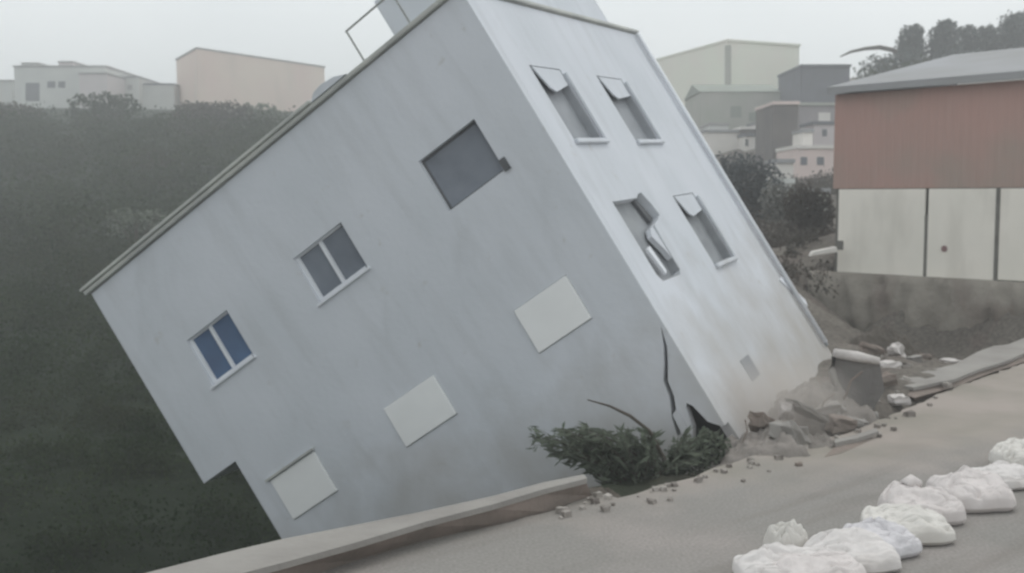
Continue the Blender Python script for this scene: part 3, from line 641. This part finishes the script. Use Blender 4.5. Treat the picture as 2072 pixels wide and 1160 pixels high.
block('low_house', 1436, 1474, 254, 285, 106, 5, M['pale'], M['beigeroof'], 'tiny pale house just above the low cream house at the edge of the leaning building', sink=2)
block('low_house', 1528, 1566, 252, 285, 108, 5, M['palepink'], M['greyroof'], 'tiny pinkish house squeezed between the grey-green house and the brown-grey tall house', sink=2)
block('low_house', 1646, 1692, 252, 306, 88, 4, M['palepink'], M['slate'], 'small pale house half hidden behind the top right of the small pink house', sink=2, wins=[(1664, 1673, 262, 276)], winmat=M['slate'])
block('low_house', 1500, 1530, 262, 300, 99, 4, M['brownwall'], M['cream'], 'small dark shed between the two low cream houses', sink=2)
block('low_house', 1572, 1606, 330, 352, 70, 3, M['cream'], M['greyroof'], 'small bright hut in front of the brown-grey tall house', sink=1)
block('low_house', 1634, 1676, 392, 420, 50, 3, M['annex'], M['greyroof'], 'small grey-green shed half sunk in the brown scrub below the small pink house', sink=1)
block('garden_wall', 1566, 1604, 372, 445, 52, 2, M['pale'], M['pale'], 'short pale weathered wall below the brown-grey tall house', sink=1)
block('rooftop_hut', 44, 78, 130, 137, 175, 4, M['pale'], M['beigeroof'], 'low hut at the left end of the pale grey flat roof', sink=.1)
block('rooftop_hut', 226, 246, 149, 158, 179, 4, M['pale'], M['beigeroof'], 'tiny hut on top of the small house in the middle of the stepped skyline', sink=.1)
block('slate_house', 1622, 1720, 136, 215, 104, 9, M['slate'], M['slate'], 'dark slate-coloured house behind the left end of the red shed', sink=5)

# red shed with its row of white panels
sa, sb = at(1690, 195, 40.0), at(2420, 195, 31.4)
fd = sb - sa; fd.z = 0; fd.normalize(); nr = Vector((-fd.y, fd.x, 0))
zb = at(1690, 550, 40.0).z; zm = at(1690, 382, 40.0).z; zt = at(1690, 192, 40.0).z
shed = empty('red_shed', Vector((sa.x, sa.y, zb)), 'long red-brown shed above a row of white panels on the earth bank', 'shed')
Ls = (Vector((sb.x, sb.y, 0)) - Vector((sa.x, sa.y, 0))).length
o0 = Vector((sa.x, sa.y, 0))
def sh(s, d, z): return o0 + fd * s + nr * d + Vector((0, 0, z))
MB().box(0, Ls, 0, 9, zm, zt, lambda q: sh(*q)).build('upper_wall', M['red'], shed)
MB().box(.05, Ls - .05, .15, 8.9, zb - 2, zm - .003, lambda q: sh(*q)).build('lower_wall', M['post'], shed)
MB().add([sh(-.1, -.4, zt + .004), sh(Ls, -.4, zt + .004), sh(Ls, 9.2, zt + 2.0), sh(-.1, 9.2, zt + 2.0), sh(-.1, -.4, zt + .25), sh(Ls, -.4, zt + .25), sh(Ls, 9.2, zt + 2.25), sh(-.1, 9.2, zt + 2.25)],
         [[3, 2, 1, 0], [4, 5, 6, 7], [0, 1, 5, 4], [1, 2, 6, 5], [2, 3, 7, 6], [3, 0, 4, 7]]).build('roof', M['greyroof'], shed)
MB().prism([sh(0, .02, zt + .004), sh(0, 9, zt + .004), sh(0, 9, zt + 1.6)], fd * .2).build('gable', M['greyroof'], shed)
def s_at(px):
    d = ray(px, 480); k = nr.dot(o0 - Vector((0, 0, 0))) / (nr.x * d.x + nr.y * d.y)
    p = Vector((d.x * k, d.y * k, 0)); return (p - o0).dot(fd)
seams = [1693, 1874, 2018, 2165, 2330]
for i in range(4):
    s0, s1 = s_at(seams[i]) + .06, s_at(seams[i + 1]) - .06
    pn = MB().box(s0, s1, -.04, .06, zb + .03 * i - .02, zm - .03, lambda q: sh(*q)).build('panel', M['panel'], shed, bevel=.02)
    if i == 1: MB().tube([sh(s_at(1913), -.05, at(1913, 503, 37).z), sh(s_at(1913), -.07, at(1913, 503, 37).z)], .11, 10).build('red_mark', mat('mark_red', (.26, .16, .16)), pn)
    if i == 0: MB().box(s_at(1696), s_at(1708), -.07, -.045, at(1700, 505, 39.8).z, at(1700, 487, 39.8).z, lambda q: sh(*q)).build('vent', M['post'], pn)
for i in (1, 2, 3):
    s0 = s_at(seams[i])
    MB().box(s0 - .055, s0 + .055, -.07 if i > 1 else -.02, .08, zb - .3, zm - (.02 if i > 1 else .9), lambda q: sh(*q)).build('post', M['post'], shed)
bk = MB(); NS, NZ = 60, 12; vs = []; fs = []
e0, e1 = gp(1655, 700, .0), gp(2420, 700, 0.0)
for j in range(NZ + 1):
    for i in range(NS + 1):
        u = i / NS; f = j / NZ
        lo = sh(u * Ls * .86 - .6, -1.0, 0); hi = sh(u * Ls * .86 - .6, -.45, zb + .02)
        lo.z = -1.9
        p = lo.lerp(hi, f); k = noise.fractal(Vector((u * 26, f * 3.2, 1.7)), 1, 2, 5)
        vs.append(p + nr * (.30 * k + .12 * abs(noise.noise(Vector((u * 60, f * 8, 4))))) * (1 if j < NZ else .3) - Vector((0, .10 * math.sin(f * 3.14), 0)))
for j in range(NZ):
    for i in range(NS):
        q = j * (NS + 1) + i; fs.append([q, q + 1, q + NS + 2, q + NS + 1])
top0 = len(vs)
for i in range(NS + 1): vs.append(vs[NZ * (NS + 1) + i] + nr * .40)
for i in range(NS): q = NZ * (NS + 1) + i; fs.append([q, q + 1, top0 + i + 1, top0 + i])
bk.add(vs, fs); bo = bk.build('retaining_wall', mat('bank_earth', (.30, .275, .24), (.20, .18, .155), .6, bump=.9, bscale=5, spec=.05, stain=((.145, .112, .098), .5, .5, .7, (1, 1, .6))), None, smooth=True)
tag(bo, 'rough grey-brown retaining wall below the white panels of the red shed', 'retaining wall')
bp = at(1668, 508, 39.2)
MB().hexa([bp + Vector(v) for v in ((-.5, 0, -.2), (.5, 0, -.05), (.5, .3, -.05), (-.5, .3, -.2), (-.42, 0, -.02), (.45, 0, .16), (.45, .3, .16), (-.42, .3, -.02))]).build('pale_sheet', M['cream'], None, bevel=.03)
tag(bpy.data.objects['pale_sheet'], 'pale sheet lying at the left end of the white panels of the red shed', 'debris')

# ------------------------------------------------------------------ rubble at the base
def chunk(name, px, py, w, d, h, rot, label, z=None, mt='rubble', seed=0, Yd=None, tilt=0.0):
    rng = random.Random(seed); g = gp(px, py) if Yd is None else at(px, py, Yd)
    zz = tz1(g.x, g.y) if z is None else z
    bm = bmesh.new(); bmesh.ops.create_cube(bm, size=1)
    bmesh.ops.subdivide_edges(bm, edges=bm.edges, cuts=2, use_grid_fill=True)
    for v in bm.verts:
        v.co = Vector((v.co.x * w * rng.uniform(.70, 1.2), v.co.y * d * rng.uniform(.68, 1.22), v.co.z * h * rng.uniform(.65, 1.25)))
    bm.transform(Matrix.Rotation(rot, 4, 'Z') @ Matrix.Rotation(tilt, 4, 'Y'))
    me = bpy.data.meshes.new(name); bm.to_mesh(me); bm.free(); me.materials.append(M[mt])
    o = bpy.data.objects.new(name, me); COL.objects.link(o); o.location = (g.x, g.y, zz + h * .35)
    m = o.modifiers.new('edge', 'BEVEL'); m.width = min(w, d, h) * .04; m.segments = 1
    return tag(o, label, 'rubble', 'rubble at the foot of the leaning building')
chunk('concrete_chunk', 1815, 722, .55, .3, .3, .9, 'tilted pale concrete chunk highest in the rubble, beside the dark hollow', seed=1, tilt=.8)
chunk('concrete_chunk', 1922, 712, .45, .3, .2, .2, 'small pale chunk lying alone on the soil behind the right kerb piece', seed=2)
chunk('concrete_chunk', 1818, 816, .36, .25, .18, .3, 'pale chunk on the dark soil below the end of the right kerb piece', seed=3)
chunk('concrete_chunk', 1770, 812, .2, .16, .14, 1.2, 'smallest pale stone left of the chunk below the right kerb end', seed=4)
chunk('concrete_chunk', 1762, 842, .24, .2, .26, .4, 'grey upright stone nearest to the road edge in the rubble', seed=5, mt='kerb')
chunk('concrete_chunk', 1795, 762, .5, .3, .2, .5, 'pale chunk touching the broken left end of the right kerb piece', seed=6)
chunk('concrete_chunk', 1850, 738, .35, .3, .22, .1, 'greyish chunk between the tilted chunk and the right kerb piece', seed=7, mt='kerb')
chunk('road_pebble', 1617, 943, .1, .08, .06, .4, 'small dark stone lying on the dusty road edge', z=0.0, seed=8, mt='kerbside')
# broken slab with pale rims
sl = empty('broken_slab', at(1740, 842, 20.0), 'upturned broken grey slab with a pale top rim and bent left rim right of the building foot', 'slab')
Ys = 20.0
pl = [at(x, y, Ys) for x, y in ((1690, 716), (1780, 732), (1790, 790), (1760, 842), (1706, 800), (1688, 760))]
MB().prism(pl, Vector((.1, .5, 0))).build('slab_body', mat('slab_grey', (.19, .18, .17), (.15, .14, .135), 1.4, bump=.5), sl)
MB().tube([at(1688, 715, Ys - .05), at(1735, 722, Ys - .05), at(1778, 731, Ys - .05)], [.09, .10, .07]).build('top_rim', M['rubble'], sl, smooth=True)
MB().tube([at(1688, 722, Ys - .05), at(1683, 750, Ys - .05), at(1690, 775, Ys - .05), at(1706, 798, Ys - .05)], [.06, .075, .07, .05]).build('left_rim', M['kerb'], sl, smooth=True)
# heap of earth pushed up against the wall foot
def heap(name, px, py, rx, ry, h, mt, label, seed):
    g = gp(px, py); rng = np.random.default_rng(seed); N, K = 84, 34
    V = []; 
    for i in range(K + 1):
        for j in range(N):
            r = i / K; w = 2 * math.pi * j / N
            lob = 1 + .16 * math.sin(3 * w + seed) + .1 * math.sin(5 * w + 2 * seed)
            x, y = r * rx * lob * math.cos(w), r * ry * lob * math.sin(w)
            z = h * (1 - r ** 1.6) + (.24 * noise.fractal(Vector((x * 2.2, y * 2.2, seed * 3.1)), 1.0, 2.0, 5) + .10 * abs(noise.noise(Vector((x * 7, y * 7, seed)))) + rng.normal(0, .012)) * min(1, h * 2)
            gx_, gy_ = g.x + x, g.y + y
            V.append((gx_, gy_, tz1(gx_, gy_) + z - .1 * r ** 4))
    Q = [(i * N + j, i * N + (j + 1) % N, (i + 1) * N + (j + 1) % N, (i + 1) * N + j) for i in range(K) for j in range(N)]
    o = np_mesh(name, V, Q, mt); o.data.polygons.foreach_set('use_smooth', [True] * len(Q))
    return tag(o, label, 'earth heap')
M['earth'] = mat('pale_earth', (.26, .235, .215), (.17, .155, .14), .9, bump=.8, bscale=7)
heap('earth_heap', 1560, 900, 1.3, 1.1, .55, M['earth'], 'grey-brown heap of earth against the foot of the leaning building', 1)
heap('earth_heap', 1650, 838, 1.1, 1.3, .6, M['earth'], 'dusty heap of earth between the building foot and the broken slab', 2)

M['darkearth'] = mat('dark_earth', (.11, .095, .08), (.08, .07, .058), 1.3, bump=.8, bscale=7)
chunk('concrete_chunk', 1600, 905, .55, .42, .30, .7, 'jagged grey block lowest in the debris under the building foot', seed=21, mt='kerb', tilt=.4, z=.12)
chunk('concrete_chunk', 1668, 858, .62, .35, .26, -.4, 'long grey fragment lying left of the broken slab', seed=22, mt='kerb', tilt=-.3, z=.12)
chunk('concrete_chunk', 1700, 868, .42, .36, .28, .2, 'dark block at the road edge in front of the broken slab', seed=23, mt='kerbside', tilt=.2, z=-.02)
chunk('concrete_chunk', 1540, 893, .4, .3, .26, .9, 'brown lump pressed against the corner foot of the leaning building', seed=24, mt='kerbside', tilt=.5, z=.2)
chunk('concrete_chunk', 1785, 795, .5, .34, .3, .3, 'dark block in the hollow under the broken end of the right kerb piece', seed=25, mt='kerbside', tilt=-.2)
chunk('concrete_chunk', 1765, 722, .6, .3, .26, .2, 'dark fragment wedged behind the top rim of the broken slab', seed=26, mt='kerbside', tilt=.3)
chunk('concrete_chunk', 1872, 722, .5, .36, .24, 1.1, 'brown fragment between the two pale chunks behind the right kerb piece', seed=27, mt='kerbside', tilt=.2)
chunk('concrete_chunk', 1630, 872, .7, .45, .10, .5, 'thin tilted slab fragment lying on the dusty heap', seed=31, mt='kerb', tilt=.5, z=.32)
chunk('concrete_chunk', 1590, 872, .3, .22, .2, 1.4, 'small pale block half buried at the wall foot', seed=32, tilt=.6, z=.28)
chunk('concrete_chunk', 1735, 858, .34, .26, .16, .1, 'flat grey piece at the road edge below the broken slab', seed=33, mt='kerb', tilt=.2, z=-.05)
chunk('concrete_chunk', 1840, 700, .8, .35, .22, .6, 'longest dark fragment on the soil before the retaining wall', seed=34, mt='kerbside', tilt=.25)
chunk('concrete_chunk', 1950, 705, .4, .3, .2, .9, 'dark lump right of the small lone pale chunk', seed=35, mt='kerbside')
for n_, pth in enumerate(([(1655, 842), (1668, 812), (1690, 796)], [(1500, 902), (1512, 872), (1508, 850)])):
    rb = MB().tube([at(x, y, 18.9 - n_ * 1.6) for x, y in pth], .014, 6).build('steel_bar', M['kerbside'])
    tag(rb, ['thin bent bar rising from the dusty heap left of the broken slab', 'thin bent bar at the corner foot of the leaning building'][n_], 'steel bar')
rb = MB().tube([at(1690, 835, 19.6), at(1712, 800, 19.5), at(1722, 770, 19.4), at(1745, 752, 19.3)], .018, 6).build('steel_bar', M['kerbside']); tag(rb, 'bent dark steel bar sticking out of the debris in front of the broken slab', 'steel bar')
heap('earth_heap', 1228, 990, .75, .5, .28, M['darkearth'], 'dark brown earth between the end of the long kerb wall and the low bush', 3)
heap('earth_heap', 1800, 705, 1.1, .8, .5, M['darkearth'], 'dark hollow heap of soil at the foot of the bank behind the tilted chunk', 4)

rng_ = random.Random(11); cm = MB()
for k in range(170):
    if k < 110:
        px, py = rng_.uniform(1480, 1960), 0; py = 930 - (px - 1480) * .40 + rng_.gauss(-18, 26)
    else:
        px = rng_.uniform(1130, 1900); py = np.interp(px, [p[0] for p in edge_px], [p[1] for p in edge_px]) + abs(rng_.gauss(0, 16)) + 3
    g = gp(px, py); zz = .0 if float(side(np.array([g.x]), np.array([g.y]))[0]) < 0 else tz1(g.x, g.y) + .02
    q = rng_.uniform(.015, .055) * (1.5 if k < 40 else 1)
    ps = [Vector((sx * q * rng_.uniform(.6, 1.3), sy * q * rng_.uniform(.6, 1.3), (sz + .8) * q * rng_.uniform(.5, .9))) for sz in (-1, 1) for sx, sy in ((-1, -1), (1, -1), (1, 1), (-1, 1))]
    ro = Matrix.Rotation(rng_.uniform(0, 6), 3, 'Z')
    cm.hexa([ro @ p + Vector((g.x, g.y, zz)) for p in ps])
tag(cm.build('rubble_crumbs', mat('crumbs', (.40, .37, .34), (.17, .15, .135), 3.0, lo=.4, hi=.6, bump=.3)), 'small crumbs of concrete strewn over the soil and the road edge', 'rubble', kind='stuff')

# ------------------------------------------------------------------ sandbags along the road
def sandbag(px, py, ln, wd, ht, rot, mt, label, seed, z=0.0, neck=None, lean=.18):
    ln, wd, ht = ln * .92, wd * .80, ht * 1.12
    g = gp(px, py); rng = np.random.default_rng(seed)
    root = empty('sandbag', Vector((g.x, g.y, z)), label, 'sandbag', 'sandbags lined up along the road')
    N, K = 72, 52; V = []; ox = rng.uniform(0, 50)
    def top(x, y):                                  # pillow outline with pinched ends, creases and a slump
        e = max(0, 1 - abs(x) ** 3.2) * max(0, 1 - abs(y) ** 2.8)
        h = e ** .27
        c1_ = noise.noise(Vector((x * .7 + ox, y * 2.3, seed))); c2_ = noise.noise(Vector((x * 2.2 + ox, y * 6.5, seed + 9)))
        h *= 1 + .42 * noise.noise(Vector((x * 1.5 + ox, y * 1.3, 3))) + .16 * noise.noise(Vector((x * 4 + ox, y * 3, 8)))
        h -= (.34 * math.exp(-(c1_ / .05) ** 2) + .09 * math.exp(-(c2_ / .08) ** 2)) * min(1, e * 2.5)
        return max(0, h)
    for i in range(K + 1):
        for j in range(N + 1):
            x, y = -1 + 2 * j / N, -1 + 2 * i / K
            x, y = math.copysign(abs(x) ** .8, x), math.copysign(abs(y) ** .8, y)
            pin = 1 - .20 * abs(x) ** 4 + .10 * math.sin(2.2 * x + ox)
            V.append((x * ln / 2 * (1 - .10 * abs(y) ** 3), y * wd / 2 * pin * (1 + .13 * noise.noise(Vector((x * 1.7, y * .8, ox)))) + .05 * math.sin(2 * x + ox), (.26 + .74 * top(x, y)) * ht * (1 + lean * y)))
    nt_ = len(V)
    low = []
    for q_, (a, b_, c_) in enumerate(V):
        i, j = divmod(q_, N + 1); e = min(i, j, K - i, N - j)
        sh_ = 1 if e == 0 else .97 if e == 1 else .93 if e == 2 else .90
        low.append((a * sh_, b_ * sh_, c_ if e == 0 else .10 * ht if e == 1 else .03 * ht if e == 2 else .002))
    V += low
    cr_, sr = math.cos(rot), math.sin(rot)
    Vw = [(g.x + a * cr_ - b_ * sr, g.y + a * sr + b_ * cr_, z + .003 + c_) for a, b_, c_ in V]
    Q = [(i * (N + 1) + j, i * (N + 1) + j + 1, (i + 1) * (N + 1) + j + 1, (i + 1) * (N + 1) + j) for i in range(K) for j in range(N)]
    Q += [tuple(v + nt_ for v in q[::-1]) for q in Q]
    o = np_mesh('sack', Vw, Q, mt, root); o.data.polygons.foreach_set('use_smooth', [True] * len(Q))
    if neck:
        pr = Vector((-sr, cr_, 0)); al = Vector((cr_, sr, 0))
        e = Vector((g.x, g.y, z + ht * .78)) + al * ln * neck[0] + pr * wd * .30
        MB().tube([e - Vector((0, 0, .1)), e, e + Vector((0, 0, .07)) - al * .02, e + Vector((0, 0, .14)) - al * .06, e + Vector((0, 0, .17)) + al * .03, e + Vector((0, 0, .13)) + al * .15], [.13, .095, .06, .075, .085, .05], 12).build('tied_neck', mt, root, smooth=True)
    return root
B1, B2, B3 = M['bag'], M['bagtwo'], M['bagpink']
M['baglilac'] = mat('sack_lilac', (.63, .61, .625), (.54, .525, .54), 2.2, bump=.25, bscale=30, spec=.1)
sandbag(2062, 944, 1.05, .80, .30, .45, B2, 'cream sandbag farthest along the row, cut by the right edge of the picture', 1)
sandbag(2030, 984, 1.05, .80, .22, .12, B1, 'flat whitish sandbag just in front of the farthest cream one', 2)
sandbag(1966, 1024, 1.02, 1.0, .34, .22, B3, 'large pinkish sandbag lying crosswise, third from the far end of the row', 3, lean=.25)
sandbag(1866, 1054, 1.0, .86, .32, .30, B3, 'pinkish sandbag with its tied neck sticking up from the top', 4, neck=(-.05, 0, 0), lean=.25)
sandbag(1836, 1092, 1.08, .84, .28, .22, B2, 'broad cream sandbag lying in front of the one with the tied neck', 5, lean=.3)
sandbag(1780, 1122, .92, .80, .27, .50, M['baglilac'], 'lilac tinted sandbag in the middle of the row beside the broad cream one', 6)
sandbag(1718, 1148, 1.12, .86, .27, .18, B1, 'long whitish sandbag with creases at the bottom edge of the picture', 7, lean=.3)
sandbag(1592, 1130, .42, .40, .34, .6, B2, 'small round cream sandbag standing upright near the bottom edge', 8, lean=0)
sandbag(1580, 1172, 1.08, .84, .24, .15, B1, 'white sandbag at the near end of the row, cut by the bottom edge', 9)
sandbag(1656, 1184, 1.0, .8, .25, .3, B3, 'pinkish white sandbag below the small round one at the bottom edge', 10)

# ------------------------------------------------------------------ air
hz = MB().box(-420, 420, -60, 520, -12, 60).build('haze', M['dust']); tag(hz, kind='stuff')
hm = bpy.data.materials.new('haze_air'); hm.use_nodes = True; t = hm.node_tree; t.nodes.clear()
oo = t.nodes.new('ShaderNodeOutputMaterial'); pv = t.nodes.new('ShaderNodeVolumePrincipled')
pv.inputs['Color'].default_value = (.96, .975, .985, 1); pv.inputs['Density'].default_value = .0021; pv.inputs['Anisotropy'].default_value = 0.0
t.links.new(pv.outputs['Volume'], oo.inputs['Volume'])
hz.data.materials.clear(); hz.data.materials.append(hm)

# dust still hanging round the broken foot of the building
def dust(name, c_, r_, dens, label):
    bm = bmesh.new(); bmesh.ops.create_icosphere(bm, subdivisions=3, radius=1)
    for v in bm.verts:
        d = v.co.copy(); v.co = Vector((d.x * r_[0], d.y * r_[1], d.z * r_[2])) * (1 + .12 * math.sin(4 * d.x + 3 * d.z) * math.cos(5 * d.y))
    me = bpy.data.meshes.new(name); bm.to_mesh(me); bm.free()
    o = bpy.data.objects.new(name, me); COL.objects.link(o); o.location = c_
    m = bpy.data.materials.new(name); m.use_nodes = True; t = m.node_tree; t.nodes.clear(); n = t.nodes
    out = n.new('ShaderNodeOutputMaterial'); v = n.new('ShaderNodeVolumePrincipled'); v.inputs['Color'].default_value = (.86, .80, .75, 1)
    tc = n.new('ShaderNodeTexCoord'); mp = n.new('ShaderNodeMapping'); mp.inputs['Scale'].default_value = [1 / x for x in r_]
    ln = n.new('ShaderNodeVectorMath'); ln.operation = 'LENGTH'; no = n.new('ShaderNodeTexNoise'); no.inputs['Scale'].default_value = 1.6; no.inputs['Detail'].default_value = 3
    mr = n.new('ShaderNodeMapRange'); mr.inputs['From Min'].default_value = .95; mr.inputs['From Max'].default_value = .2
    mu = n.new('ShaderNodeMath'); mu.operation = 'MULTIPLY'; m2 = n.new('ShaderNodeMath'); m2.operation = 'MULTIPLY'; m2.inputs[1].default_value = dens * 2
    k = t.links.new
    k(tc.outputs['Object'], mp.inputs['Vector']); k(mp.outputs['Vector'], ln.inputs[0]); k(ln.outputs['Value'], mr.inputs['Value'])
    k(tc.outputs['Object'], no.inputs['Vector']); k(no.outputs['Fac'], mu.inputs[0]); k(mr.outputs['Result'], mu.inputs[1]); k(mu.outputs['Value'], m2.inputs[0])
    k(m2.outputs['Value'], v.inputs['Density']); k(v.outputs['Volume'], out.inputs['Volume'])
    me.materials.append(m)
    return tag(o, label, 'dust', kind='stuff')
dust('dust_cloud', gp(1570, 880) + Vector((.1, .6, .45)), (1.7, 1.6, 1.0), .5, 'pale brown dust hanging round the foot of the leaning building')
